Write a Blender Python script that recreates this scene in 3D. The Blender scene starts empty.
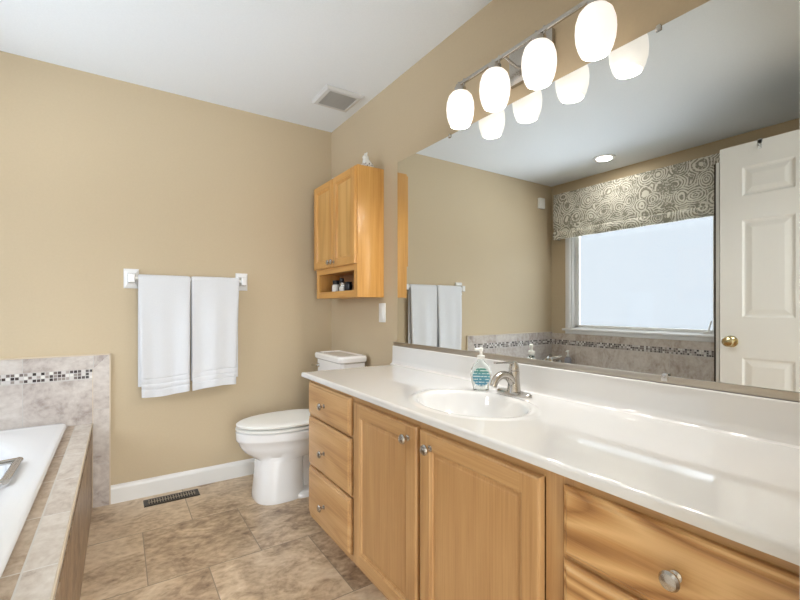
import bpy, bmesh, math, random
from mathutils import Vector, Matrix
PI = math.pi
random.seed(7)
scn = bpy.context.scene
COL = scn.collection

# ------------------------------------------------------------------ camera, world, light, exposure
cam_d = bpy.data.cameras.new('camera')
cam = bpy.data.objects.new('camera', cam_d); COL.objects.link(cam)
cam.location = (-1.332, -2.94, 1.127)
cam.rotation_euler = (PI/2, 0, -math.radians(33.57))
cam_d.sensor_width = 36; cam_d.lens = 423.4/800*36
cam_d.shift_y = 7/800
cam_d.clip_start = 0.01
scn.camera = cam

world = bpy.data.worlds.new('sky'); scn.world = world; world.use_nodes = True
wb = world.node_tree.nodes['Background']
# hazy sky: pale all round, plus an added fill glow outside the mirror's view
SKY_BASE, SKY_FILL, LOW_FILL = 0.33, 2.9, 4.2
wt = world.node_tree
_tc = wt.nodes.new('ShaderNodeTexCoord'); _dp = wt.nodes.new('ShaderNodeVectorMath'); _dp.operation = 'DOT_PRODUCT'
_d = Vector((-.75, -.28, .60)).normalized(); _dp.inputs[1].default_value = _d
wt.links.new(_tc.outputs['Generated'], _dp.inputs[0])
_mr = wt.nodes.new('ShaderNodeMapRange'); _mr.interpolation_type = 'SMOOTHSTEP'
_mr.inputs['From Min'].default_value = .70; _mr.inputs['From Max'].default_value = .92
_mr.inputs['To Min'].default_value = SKY_BASE; _mr.inputs['To Max'].default_value = SKY_FILL
wt.links.new(_dp.outputs['Value'], _mr.inputs['Value'])
# added glow from below, out of view, to brighten ceiling and upper wall
_d2 = wt.nodes.new('ShaderNodeVectorMath'); _d2.operation = 'DOT_PRODUCT'; _d2.inputs[1].default_value = Vector((-.72, -.15, -.68)).normalized()
wt.links.new(_tc.outputs['Generated'], _d2.inputs[0])
_m2 = wt.nodes.new('ShaderNodeMapRange'); _m2.interpolation_type = 'SMOOTHSTEP'
_m2.inputs['From Min'].default_value = .78; _m2.inputs['From Max'].default_value = .93; _m2.inputs['To Min'].default_value = 0; _m2.inputs['To Max'].default_value = LOW_FILL
wt.links.new(_d2.outputs['Value'], _m2.inputs['Value'])
_ad = wt.nodes.new('ShaderNodeMath'); wt.links.new(_mr.outputs[0], _ad.inputs[0]); wt.links.new(_m2.outputs[0], _ad.inputs[1])
wt.links.new(_ad.outputs[0], wb.inputs[1])
wb.inputs[0].default_value = (0.86, 0.93, 1.0, 1)

def area(name, loc, rot, sx, sy, power, color):
    l = bpy.data.lights.new(name, 'AREA'); l.shape = 'RECTANGLE'; l.size = sx; l.size_y = sy
    l.energy = power; l.color = color
    o = bpy.data.objects.new(name, l); COL.objects.link(o); o.location = loc; o.rotation_euler = rot
    return o
# added fill lamp, unseen, behind the open doorway (the photographer stands in it)
area('bedroom_fill_light', (-1.1, -5.45, 1.10), (PI/2, 0, 0), 2.6, 2.1, 62, (0.90, 0.96, 1.0))

scn.view_settings.view_transform = 'Standard'
scn.view_settings.look = 'None'
scn.view_settings.gamma = 1
scn.view_settings.use_curve_mapping = False
scn.view_settings.exposure = 1.55
SHADE_GLOW = 0.25
BULB_W = 1.0
DOWN_W = 1.5

# ------------------------------------------------------------------ helpers
def lin(c):
    c = c/255
    return c/12.92 if c <= .04045 else ((c+.055)/1.055)**2.4
def rgb(r, g, b): return (lin(r), lin(g), lin(b), 1)

class NT:
    def __init__(s, name):
        s.m = bpy.data.materials.new(name); s.m.use_nodes = True
        s.t = s.m.node_tree; s.b = s.t.nodes['Principled BSDF']; s.out = s.t.nodes['Material Output']
    def n(s, typ, **kw):
        o = s.t.nodes.new(typ)
        for k, v in kw.items():
            if k.startswith('i_'): o.inputs[k[2:].replace('_', ' ')].default_value = v
            elif k.startswith('n_'): o.inputs[int(k[2:])].default_value = v
            else: setattr(o, k, v)
        return o
    def l(s, a, b): s.t.links.new(a, b)
    def coords(s, scale=(1, 1, 1), loc=(0, 0, 0), rot=(0, 0, 0)):
        tc = s.n('ShaderNodeTexCoord'); mp = s.n('ShaderNodeMapping')
        s.l(tc.outputs['Object'], mp.inputs[0])
        mp.inputs['Scale'].default_value = scale; mp.inputs['Location'].default_value = loc; mp.inputs['Rotation'].default_value = rot
        return mp.outputs[0]
    def math(s, op, a, b=None, c=None):
        o = s.n('ShaderNodeMath', operation=op)
        for i, v in enumerate((a, b, c)):
            if v is None: continue
            if isinstance(v, (int, float)): o.inputs[i].default_value = v
            else: s.l(v, o.inputs[i])
        return o.outputs[0]
    def mix(s, f, a, b, mode='MIX'):
        o = s.n('ShaderNodeMix', data_type='RGBA', blend_type=mode)
        for sock, v in ((o.inputs[0], f), (o.inputs[6], a), (o.inputs[7], b)):
            if isinstance(v, (int, float, tuple)): sock.default_value = v
            else: s.l(v, sock)
        return o.outputs[2]
    def ramp(s, f, stops):
        o = s.n('ShaderNodeValToRGB'); s.l(f, o.inputs[0]); cr = o.color_ramp
        cr.elements[0].position, cr.elements[0].color = stops[0]
        cr.elements[1].position, cr.elements[1].color = stops[-1]
        for p, c in stops[1:-1]:
            e = cr.elements.new(p); e.color = c
        return o.outputs[0]
    def bump(s, h, strength, dist=.002):
        o = s.n('ShaderNodeBump'); o.inputs['Strength'].default_value = strength; o.inputs['Distance'].default_value = dist
        s.l(h, o.inputs['Height']); s.l(o.outputs[0], s.b.inputs['Normal'])

def plain(name, col, rough=.5, metal=0, coat=0, trans=0, ior=1.45, bump=None, emit=None):
    N = NT(name); b = N.b
    b.inputs['Roughness'].default_value = rough; b.inputs['Metallic'].default_value = metal
    b.inputs['Coat Weight'].default_value = coat; b.inputs['Transmission Weight'].default_value = trans
    b.inputs['IOR'].default_value = ior
    b.inputs['Base Color'].default_value = col
    if bump:
        nz = N.n('ShaderNodeTexNoise'); nz.inputs['Scale'].default_value = bump[0]; nz.inputs['Detail'].default_value = 4
        N.l(N.coords(), nz.inputs[0]); N.bump(nz.outputs[0], bump[1], bump[2])
        v = tuple(c*.93 for c in col[:3])+(1,)
        N.l(N.mix(nz.outputs[0], v, col), b.inputs['Base Color'])
    if emit:
        b.inputs['Emission Color'].default_value = emit[0]; b.inputs['Emission Strength'].default_value = emit[1]
    return N.m

def oak(name, axis, light, mid, dark, off=0.0, rough=.38, cathedral=0.22, nrings=7, wide=9.0, long_=.9):
    """oak with the grain along `axis` ('X','Y','Z')"""
    N = NT(name)
    sc = [wide]*3; sc['XYZ'.index(axis)] = long_
    co = N.coords(tuple(sc), (off, off*1.7, off*.6))
    big = N.n('ShaderNodeTexNoise'); big.inputs['Scale'].default_value = .55; big.inputs['Detail'].default_value = 2; N.l(co, big.inputs[0])
    rings = N.math('FRACT', N.math('MULTIPLY', big.outputs[0], nrings))
    tri = N.math('ABSOLUTE', N.math('SUBTRACT', N.math('MULTIPLY', rings, 2), 1))
    sc2 = [150.0]*3; sc2['XYZ'.index(axis)] = 3.5
    co2 = N.coords(tuple(sc2), (off, 0, off))
    fine = N.n('ShaderNodeTexNoise'); fine.inputs['Scale'].default_value = 1; fine.inputs['Detail'].default_value = 5; fine.inputs['Roughness'].default_value = .7
    N.l(co2, fine.inputs[0])
    sc3 = [4.0]*3; sc3['XYZ'.index(axis)] = .8
    blot = N.n('ShaderNodeTexNoise'); blot.inputs['Scale'].default_value = 1; N.l(N.coords(tuple(sc3), (off*2, 0, 0)), blot.inputs[0])
    f = N.math('ADD', N.math('MULTIPLY', tri, cathedral), N.math('MULTIPLY', fine.outputs[0], 1-cathedral))
    f = N.math('ADD', f, N.math('MULTIPLY', N.math('SUBTRACT', blot.outputs[0], .5), .35))
    c = N.ramp(f, [(.12, dark), (.45, mid), (.8, light)])
    N.l(c, N.b.inputs['Base Color'])
    N.b.inputs['Roughness'].default_value = rough
    N.b.inputs['Coat Weight'].default_value = .25; N.b.inputs['Coat Roughness'].default_value = .18
    N.bump(fine.outputs[0], .12, .0008)
    return N.m

def stone_tile(name, u, v, tw, th, u0, v0, half, cols, grout, gw=.004, rough=.35, vein=(3.0, 4.2, 3.4), mosaic=None):
    """tile grid in world metres; u,v = axis letters, rows shifted by half a tile when half"""
    N = NT(name)
    tc = N.n('ShaderNodeTexCoord'); sp = N.n('ShaderNodeSeparateXYZ'); N.l(tc.outputs['Object'], sp.inputs[0])
    U = N.math('SUBTRACT', sp.outputs[u], u0); V = N.math('SUBTRACT', sp.outputs[v], v0)
    row = N.math('FLOOR', N.math('DIVIDE', V, th))
    if half: U = N.math('ADD', U, N.math('MULTIPLY', N.math('MODULO', N.math('ABSOLUTE', row), 2), tw/2))
    colm = N.math('FLOOR', N.math('DIVIDE', U, tw))
    fu = N.math('SUBTRACT', U, N.math('MULTIPLY', colm, tw)); fv = N.math('SUBTRACT', V, N.math('MULTIPLY', row, th))
    du = N.math('MINIMUM', fu, N.math('SUBTRACT', tw, fu)); dv = N.math('MINIMUM', fv, N.math('SUBTRACT', th, fv))
    d = N.math('MINIMUM', du, dv)
    g = N.math('LESS_THAN', d, gw/2)
    # per tile random offset
    cb = N.n('ShaderNodeCombineXYZ'); N.l(colm, cb.inputs[0]); N.l(row, cb.inputs[1])
    wn = N.n('ShaderNodeTexWhiteNoise', noise_dimensions='3D'); N.l(cb.outputs[0], wn.inputs[0])
    mp = N.n('ShaderNodeMapping'); mp.inputs['Scale'].default_value = vein; mp.inputs['Rotation'].default_value = (.3, .2, .5)
    N.l(tc.outputs['Object'], mp.inputs[0])
    ad = N.n('ShaderNodeVectorMath', operation='MULTIPLY_ADD'); N.l(wn.outputs['Color'], ad.inputs[0]); ad.inputs[1].default_value = (7, 7, 7); N.l(mp.outputs[0], ad.inputs[2])
    n1 = N.n('ShaderNodeTexNoise'); n1.inputs['Scale'].default_value = 1.7; n1.inputs['Detail'].default_value = 9; n1.inputs['Roughness'].default_value = .68; n1.inputs['Distortion'].default_value = .9
    N.l(ad.outputs[0], n1.inputs[0])
    n2 = N.n('ShaderNodeTexNoise'); n2.inputs['Scale'].default_value = 11; n2.inputs['Detail'].default_value = 6; N.l(ad.outputs[0], n2.inputs[0])
    f = N.math('ADD', N.math('MULTIPLY', n1.outputs[0], .7), N.math('MULTIPLY', n2.outputs[0], .3))
    f = N.math('ADD', f, N.math('MULTIPLY', N.math('SUBTRACT', wn.outputs['Value'], .5), .08))
    c = N.ramp(f, [(.34, cols[0]), (.45, cols[1]), (.55, cols[2]), (.68, cols[3])])
    c = N.mix(g, c, grout)
    N.l(c, N.b.inputs['Base Color'])
    N.b.inputs['Roughness'].default_value = rough
    h = N.math('ADD', N.math('MULTIPLY', N.math('SUBTRACT', 1, g), 1.0), N.math('MULTIPLY', n2.outputs[0], .25))
    N.bump(h, .25, .0015)
    return N.m

def mosaic_mat(name, u, v, size, cols, grout):
    N = NT(name)
    tc = N.n('ShaderNodeTexCoord'); sp = N.n('ShaderNodeSeparateXYZ'); N.l(tc.outputs['Object'], sp.inputs[0])
    U = N.math('DIVIDE', sp.outputs[u], size); V = N.math('DIVIDE', N.math('SUBTRACT', sp.outputs[v], .728), size)
    a = N.math('FLOOR', U); b = N.math('FLOOR', V)
    cb = N.n('ShaderNodeCombineXYZ'); N.l(a, cb.inputs[0]); N.l(b, cb.inputs[1])
    wn = N.n('ShaderNodeTexWhiteNoise', noise_dimensions='3D'); N.l(cb.outputs[0], wn.inputs[0])
    st = []
    for i, c in enumerate(cols): st.append((i/len(cols), c))
    o = N.n('ShaderNodeValToRGB'); o.color_ramp.interpolation = 'CONSTANT'; N.l(wn.outputs['Value'], o.inputs[0])
    o.color_ramp.elements[0].position = 0; o.color_ramp.elements[0].color = cols[0]
    o.color_ramp.elements[1].position = st[1][0]; o.color_ramp.elements[1].color = cols[1]
    for p, c in st[2:]:
        e = o.color_ramp.elements.new(p); e.color = c
    fu = N.math('SUBTRACT', U, a); fv = N.math('SUBTRACT', V, b)
    g = N.math('LESS_THAN', N.math('MINIMUM', N.math('MINIMUM', fu, N.math('SUBTRACT', 1, fu)), N.math('MINIMUM', fv, N.math('SUBTRACT', 1, fv))), .09)
    N.l(N.mix(g, o.outputs[0], grout), N.b.inputs['Base Color']); N.b.inputs['Roughness'].default_value = .15
    return N.m

M = {}
M['wall'] = plain('beige_wall_paint', rgb(201, 183, 153), .7, bump=(90, .05, .001))
M['ceil'] = plain('white_ceiling_paint', rgb(234, 239, 243), .9, bump=(120, .25, .002))
M['white'] = plain('white_semi_gloss_paint', rgb(232, 231, 228), .35)
M['door'] = plain('white_door_paint', rgb(232, 231, 227), .4)
M['porcelain'] = plain('white_porcelain', rgb(238, 238, 238), .08, coat=.6)
M['acrylic'] = plain('white_tub_acrylic', rgb(236, 238, 240), .12, coat=.4)
M['marble'] = plain('cultured_marble', rgb(222, 221, 219), .07, coat=.8, ior=1.55)
M['nickel'] = plain('brushed_nickel', rgb(190, 186, 180), .25, 1)
M['chrome'] = plain('chrome', rgb(215, 214, 212), .08, 1)
M['brass'] = plain('antique_brass', rgb(205, 190, 150), .2, 1)
M['dark_metal'] = plain('dark_bronze_metal', rgb(66, 58, 50), .35, .8)
M['black'] = plain('black_gap', rgb(14, 12, 10), .6)
M['mirror'] = plain('mirror_silver', rgb(226, 228, 226), 0.0, 1)
M['channel'] = plain('satin_aluminium', rgb(176, 168, 156), .35, 1)
M['glass'] = plain('clear_glass', (1, 1, 1, 1), 0, trans=1, ior=1.45)
M['plastic'] = plain('white_plastic', rgb(236, 235, 230), .3)
M['grille'] = plain('grey_vent_plastic', rgb(205, 205, 203), .5)
M['grille_dark'] = plain('vent_grid_grey', rgb(176, 175, 172), .7)
M['figurine'] = plain('glazed_ceramic', rgb(222, 220, 214), .2)
M['dark_plastic'] = plain('black_plastic', rgb(28, 27, 28), .3)
M['label_white'] = plain('white_label', rgb(225, 222, 215), .5)
M['grey_plastic'] = plain('grey_lotion_plastic', rgb(150, 150, 158), .35)
M['shade'] = plain('opal_glass', rgb(250, 244, 236), .3, emit=((1.0, .975, .95, 1), SHADE_GLOW))
M['bulb'] = plain('glowing_bulb', rgb(255, 250, 240), .3, emit=((1.0, .95, .88, 1), 5.0))
M['led'] = plain('downlight_lens', rgb(255, 252, 245), .3, emit=((1.0, .96, .9, 1), 2.0))
L1, L2, L3 = rgb(206, 166, 116), rgb(188, 145, 96), rgb(160, 114, 70)
M['oak_z'] = oak('honey_oak_upright', 'Z', L1, L2, L3, 0)
M['oak_panel'] = oak('honey_oak_panel', 'Z', rgb(204, 163, 113), rgb(188, 145, 96), rgb(166, 122, 76), 3, cathedral=.12)
M['oak_y'] = oak('honey_oak_level', 'Y', L1, L2, L3, 5)
M['oak_drawer'] = oak('honey_oak_drawer', 'Y', rgb(212, 172, 122), rgb(194, 150, 100), rgb(162, 116, 70), 9, cathedral=.3, nrings=9, wide=9.0, long_=1.0)
M['oak_wide'] = oak('boldly_grained_oak', 'Y', rgb(224, 184, 130), rgb(196, 148, 94), rgb(138, 92, 50), 31.3, cathedral=.6, nrings=24, wide=5.0, long_=1.0)
M['oak_trim'] = oak('pale_oak', 'Y', rgb(222, 188, 150), rgb(210, 172, 130), rgb(190, 150, 108), 2)
W1, W2, W3 = rgb(226, 174, 102), rgb(212, 157, 84), rgb(184, 126, 62)
M['oakw_z'] = oak('amber_oak_upright', 'Z', W1, W2, W3, 11)
M['oakw_y'] = oak('amber_oak_level', 'Y', W1, W2, W3, 13)
M['oakw_panel'] = oak('amber_oak_panel', 'Z', rgb(228, 184, 116), rgb(216, 166, 94), rgb(196, 144, 76), 17, cathedral=.4)
FC = [rgb(130, 106, 84), rgb(180, 155, 127), rgb(210, 187, 157), rgb(230, 212, 187)]
M['floor'] = stone_tile('brown_stone_floor_tile', 0, 1, .453, .487, -.781-.453*10.5, -.465-.487*12, True, FC, rgb(148, 132, 112), .004, .32)
TC = [rgb(150, 136, 128), rgb(184, 173, 165), rgb(200, 191, 183), rgb(214, 207, 200)]
M['tile_back'] = stone_tile('grey_stone_wall_tile', 0, 2, .30, .33, -1.751-3.0, .395, False, TC, rgb(190, 186, 180), .003, .3)
M['tile_left'] = stone_tile('grey_stone_side_tile', 1, 2, .30, .33, -6.0, .395, False, [rgb(160, 144, 130), rgb(190, 176, 162), rgb(206, 194, 182), rgb(218, 209, 199)], rgb(200, 192, 182), .003, .3)
M['tile_border'] = stone_tile('grey_stone_border_tile', 0, 2, 4.0, .31, -3.6, .24, False, TC, rgb(190, 186, 180), .003, .3)
M['tile_deck'] = stone_tile('tan_stone_deck_tile', 0, 1, .30, .33, -1.53-.3*8, -.33*12, False, [rgb(130, 108, 88), rgb(170, 150, 128), rgb(190, 172, 152), rgb(206, 192, 176)], rgb(205, 200, 192), .005, .35, vein=(5, 3.2, 4))
M['tile_outer'] = stone_tile('pale_stone_deck_tile', 0, 1, 2.0, .33, -3, -.33*12, False, [rgb(160, 146, 132), rgb(192, 180, 168), rgb(206, 197, 186), rgb(220, 213, 204)], rgb(214, 210, 204), .005, .35, vein=(5, 3.2, 4))
M['tile_apron'] = stone_tile('shaded_stone_apron_tile', 1, 2, .33, .30, -.33*12, -.13, False, [rgb(110, 88, 66), rgb(142, 118, 92), rgb(162, 138, 112), rgb(182, 160, 134)], rgb(170, 155, 135), .004, .4)  # same stone as the deck, its shade put into darker browns
M['tile_edge'] = plain('pale_edge_trim', rgb(206, 190, 166), .4)
MC = [rgb(224, 220, 214), rgb(84, 74, 72), rgb(170, 160, 154), rgb(62, 54, 54), rgb(206, 200, 196), rgb(118, 106, 102), rgb(150, 140, 134)]
M['mosaic_x'] = mosaic_mat('glass_mosaic_back', 0, 2, .0173, MC, rgb(200, 196, 190))
M['mosaic_y'] = mosaic_mat('glass_mosaic_side', 1, 2, .0173, MC, rgb(190, 184, 176))

def towel_mat():
    N = NT('white_terry_cloth')
    nz = N.n('ShaderNodeTexNoise'); nz.inputs['Scale'].default_value = 420; nz.inputs['Detail'].default_value = 3
    N.l(N.coords(), nz.inputs[0])
    N.l(N.mix(nz.outputs[0], rgb(214, 216, 219), rgb(232, 233, 236)), N.b.inputs['Base Color'])
    N.b.inputs['Roughness'].default_value = 1; N.b.inputs['Sheen Weight'].default_value = .4
    N.bump(nz.outputs[0], .8, .003)
    return N.m
M['towel'] = towel_mat()

def valance_mat():
    """cream paisley scrolls and dots on olive grey cotton, lit through a little"""
    N = NT('paisley_cotton')
    co = N.coords((1, 1, 1))
    dz = N.n('ShaderNodeTexNoise'); dz.inputs['Scale'].default_value = 7; dz.inputs['Detail'].default_value = 1; N.l(co, dz.inputs[0])
    ad = N.n('ShaderNodeVectorMath', operation='MULTIPLY_ADD'); N.l(dz.outputs['Color'], ad.inputs[0]); ad.inputs[1].default_value = (.05, .05, .05); N.l(co, ad.inputs[2])
    v = N.n('ShaderNodeTexVoronoi'); v.inputs['Scale'].default_value = 7.5; N.l(ad.outputs[0], v.inputs['Vector'])
    ring = N.math('SINE', N.math('MULTIPLY', v.outputs['Distance'], 48))
    nb = N.n('ShaderNodeTexNoise'); nb.inputs['Scale'].default_value = 13; nb.inputs['Detail'].default_value = 3; N.l(co, nb.inputs[0])
    outline = N.math('GREATER_THAN', ring, N.math('SUBTRACT', N.math('MULTIPLY', nb.outputs[0], 5.0), 2.2))
    v2 = N.n('ShaderNodeTexVoronoi'); v2.inputs['Scale'].default_value = 58; N.l(ad.outputs[0], v2.inputs['Vector'])
    dots = N.math('LESS_THAN', v2.outputs['Distance'], .38)
    n3 = N.n('ShaderNodeTexNoise'); n3.inputs['Scale'].default_value = 24; N.l(co, n3.inputs[0])
    f = N.math('ADD', N.math('MULTIPLY', outline, .55), N.math('MULTIPLY', dots, .35))
    f = N.math('ADD', f, N.math('MULTIPLY', n3.outputs[0], .25))
    c = N.ramp(f, [(.12, rgb(158, 154, 140)), (.35, rgb(196, 190, 174)), (.65, rgb(242, 238, 226))])
    N.l(c, N.b.inputs['Base Color']); N.b.inputs['Roughness'].default_value = .9
    tr = N.n('ShaderNodeBsdfTranslucent'); N.l(c, tr.inputs[0])
    mx = N.n('ShaderNodeMixShader'); mx.inputs[0].default_value = .3
    N.l(N.b.outputs[0], mx.inputs[1]); N.l(tr.outputs[0], mx.inputs[2]); N.l(mx.outputs[0], N.out.inputs[0])
    return N.m
M['valance'] = valance_mat()

def frosted():
    N = NT('frosted_window_glass')
    d = N.n('ShaderNodeBsdfTranslucent'); d.inputs[0].default_value = (.95, .97, 1, 1)
    t = N.n('ShaderNodeBsdfTransparent'); t.inputs[0].default_value = (.97, .98, 1, 1)
    mx = N.n('ShaderNodeMixShader'); mx.inputs[0].default_value = .96
    N.l(d.outputs[0], mx.inputs[1]); N.l(t.outputs[0], mx.inputs[2])
    g = N.n('ShaderNodeBsdfGlossy'); g.inputs['Roughness'].default_value = .08
    m2 = N.n('ShaderNodeMixShader'); m2.inputs[0].default_value = .04
    N.l(mx.outputs[0], m2.inputs[1]); N.l(g.outputs[0], m2.inputs[2]); N.l(m2.outputs[0], N.out.inputs[0])
    return N.m
M['pane'] = frosted()

def thin_glass():
    N = NT('shower_glass')
    t = N.n('ShaderNodeBsdfTransparent'); t.inputs[0].default_value = (.86, .90, .90, 1)
    g = N.n('ShaderNodeBsdfGlossy'); g.inputs['Roughness'].default_value = 0
    fr = N.n('ShaderNodeFresnel'); fr.inputs[0].default_value = 1.45
    mx = N.n('ShaderNodeMixShader'); N.l(fr.outputs[0], mx.inputs[0]); N.l(t.outputs[0], mx.inputs[1]); N.l(g.outputs[0], mx.inputs[2])
    N.l(mx.outputs[0], N.out.inputs[0])
    return N.m
M['shower_glass'] = thin_glass()

def soap_label():
    N = NT('teal_round_label')
    co = N.coords((1, 1, 1)); sp = N.n('ShaderNodeSeparateXYZ'); N.l(co, sp.inputs[0])
    stripes = N.math('FRACT', N.math('MULTIPLY', sp.outputs[2], 90))
    nz = N.n('ShaderNodeTexNoise'); nz.inputs['Scale'].default_value = 260; N.l(N.coords((1, 1, .35)), nz.inputs[0])
    s = N.math('MULTIPLY', N.math('LESS_THAN', stripes, .35), N.math('GREATER_THAN', nz.outputs[0], .47))
    r = N.ramp(N.math('MULTIPLY', N.math('ADD', sp.outputs[2], .04), 12.5), [(0, rgb(70, 130, 165)), (.55, rgb(78, 150, 165)), (1, rgb(60, 125, 85))])
    N.l(N.mix(s, r, rgb(215, 228, 228)), N.b.inputs['Base Color']); N.b.inputs['Roughness'].default_value = .4
    return N.m
M['soap_label'] = soap_label()
M['soap'] = plain('clear_soap', rgb(232, 240, 238), .02, trans=1, ior=1.36)
M['soap_glass'] = plain('clear_soap_bottle', rgb(238, 244, 242), .03, trans=1, ior=1.42)

# ---- mesh helpers
def newbm(): return bmesh.new()
def add_box(bm, x0, x1, y0, y1, z0, z1, bev=0, seg=2):
    r = bmesh.ops.create_cube(bm, size=1)
    vs = r['verts']
    bmesh.ops.scale(bm, vec=(abs(x1-x0), abs(y1-y0), abs(z1-z0)), verts=vs)
    bmesh.ops.translate(bm, vec=((x0+x1)/2, (y0+y1)/2, (z0+z1)/2), verts=vs)
    if bev > 0:
        es = list({e for v in vs for e in v.link_edges})
        bmesh.ops.bevel(bm, geom=es, offset=bev, segments=seg, profile=.5, affect='EDGES')
def loft(bm, rings, cap0=True, cap1=True, closed=True):
    vr = [[bm.verts.new(p) for p in r] for r in rings]
    n = len(rings[0])
    for a, b in zip(vr, vr[1:]):
        for i in range(n if closed else n-1):
            j = (i+1) % n
            bm.faces.new((a[i], a[j], b[j], b[i]))
    if cap0: bm.faces.new(list(reversed(vr[0])))
    if cap1: bm.faces.new(vr[-1])
    return vr
def lathe(bm, prof, c=(0, 0, 0), axis='Z', seg=32, sx=1, sy=1):
    """prof: list of (radius, height along axis)"""
    rings = []
    for r, h in prof:
        r = max(r, 1e-5); ring = []
        for i in range(seg):
            a = 2*PI*i/seg; u, v = r*math.cos(a)*sx, r*math.sin(a)*sy
            p = {'Z': (u, v, h), 'X': (h, u, v), 'Y': (v, h, u), '-X': (-h, v, u), '-Y': (u, -h, v)}[axis]
            ring.append((c[0]+p[0], c[1]+p[1], c[2]+p[2]))
        rings.append(ring)
    loft(bm, rings)
def tube(bm, pts, rad, seg=12, flat=1.0, up=(0, 0, 1)):
    """swept round tube; rad number or list; flat squashes along `up`"""
    pts = [Vector(p) for p in pts]; n = len(pts)
    rads = rad if isinstance(rad, (list, tuple)) else [rad]*n
    rings = []; up = Vector(up)
    for i in range(n):
        t = (pts[min(i+1, n-1)]-pts[max(i-1, 0)]).normalized()
        s = t.cross(up)
        if s.length < 1e-3: s = t.cross(Vector((1, 0, 0)))
        s.normalize(); w = s.cross(t).normalized()
        rings.append([pts[i]+(s*math.cos(2*PI*k/seg)+w*math.sin(2*PI*k/seg)*flat)*rads[i] for k in range(seg)])
    loft(bm, rings)
def smooth_path(pts, k=6):
    out = []; P = [Vector(p) for p in pts]
    for i in range(len(P)-1):
        p0, p1, p2, p3 = P[max(i-1, 0)], P[i], P[i+1], P[min(i+2, len(P)-1)]
        for j in range(k):
            t = j/k
            out.append(.5*((2*p1)+(p2-p0)*t+(2*p0-5*p1+4*p2-p3)*t*t+(3*p1-p0-3*p2+p3)*t**3))
    out.append(P[-1]); return out
def obj(name, bm, mat, parent=None, smooth=True, angle=35):
    bmesh.ops.recalc_face_normals(bm, faces=bm.faces)
    me = bpy.data.meshes.new(name); bm.to_mesh(me); bm.free()
    me.materials.append(M[mat] if isinstance(mat, str) else mat)
    if smooth:
        me.polygons.foreach_set('use_smooth', [True]*len(me.polygons))
        try: me.set_sharp_from_angle(angle=math.radians(angle))
        except Exception: pass
    o = bpy.data.objects.new(name, me); COL.objects.link(o)
    if parent is not None:
        o.parent = parent
        # geometry is authored in world space: keep it there
        w = parent.matrix_world_inv if False else None
        inv = world_matrix(parent).inverted()
        me.transform(inv)
    me.update()
    return o
def world_matrix(o):
    m = Matrix.LocRotScale(o.location, o.rotation_euler, o.scale)
    return world_matrix(o.parent) @ m if o.parent else m
def thing(name, label, cat, loc=(0, 0, 0), group=None, kind=None):
    o = bpy.data.objects.new(name, None); COL.objects.link(o); o.location = loc
    o.empty_display_size = .05
    if kind: o['kind'] = kind
    if label: o['label'] = label
    if cat: o['category'] = cat
    if group: o['group'] = group
    return o
def tag(o, label, cat, group=None):
    o['label'] = label; o['category'] = cat
    if group: o['group'] = group
    return o
def struct(name, bm, mat, parent=None, smooth=False):
    o = obj(name, bm, mat, parent, smooth)
    if parent is None: o['kind'] = 'structure'
    return o
def box(name, dims, mat, parent=None, bev=0, seg=2):
    bm = newbm(); add_box(bm, *dims, bev=bev, seg=seg)
    return obj(name, bm, mat, parent, smooth=bev > 0)

def pieces(name, dims_list, mat, parent, bev=0):
    return [box(name, d, mat, parent, bev=bev) for d in dims_list]

# ------------------------------------------------------------------ room shell
XL, XR, YB, YF, H = -2.616, 0.0, 0.0, -2.80, 2.44
def sbox(name, dims, mat, bev=0):
    bm = newbm(); add_box(bm, *dims, bev=bev); return struct(name, bm, mat, smooth=bev > 0)
sbox('floor', (XL-.12, XR+.12, YF, YB+.12, -.1, 0), 'floor')
sbox('ceiling', (XL-.12, XR+.12, YF-.12, YB+.12, H, H+.1), 'ceil')
sbox('wall_back', (XL-.12, XR+.12, YB, YB+.12, 0, H), 'wall')
sbox('wall_right', (XR, XR+.12, YF-.12, YB, 0, H), 'wall')
# window wall with its opening
WY0, WY1, WZ0, WZ1 = -1.61, -.185, .88, 2.08
bm = newbm()
add_box(bm, XL-.12, XL, YF-.12, WY0, 0, H); add_box(bm, XL-.12, XL, WY1, YB, 0, H)
add_box(bm, XL-.12, XL, WY0, WY1, 0, WZ0); add_box(bm, XL-.12, XL, WY0, WY1, WZ1, H)
struct('wall_left', bm, 'wall')
# doorway wall (photographer stands in its opening)
DX0, DX1, DH = -1.56, -.68, 2.06
bm = newbm()
add_box(bm, XL, DX0, YF-.12, YF, 0, H); add_box(bm, DX1, XR, YF-.12, YF, 0, H); add_box(bm, DX0, DX1, YF-.12, YF, DH, H)
struct('wall_front', bm, 'wall')
# bedroom beyond the doorway: plain pale shell that passes the added fill light on
sbox('floor_bedroom', (-3.2, 1.2, -5.6, YF-.0, -.1, 0), plain('beige_carpet', rgb(176, 160, 140), 1))
bm = newbm()
add_box(bm, -3.3, -3.2, -5.6, YF-.12, 0, H); add_box(bm, 1.2, 1.3, -5.6, YF-.12, 0, H)
add_box(bm, -3.2, XL-.12, YF-.12, YF-.02, 0, H); add_box(bm, XR+.12, 1.2, YF-.12, YF-.02, 0, H)
add_box(bm, -3.3, 1.3, -5.7, -5.6, 0, H)
struct('wall_bedroom', bm, plain('pale_bedroom_paint', rgb(215, 205, 188), .8))
sbox('ceiling_bedroom', (-3.3, 1.3, -5.7, YF-.12, H, H+.1), 'ceil')

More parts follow.
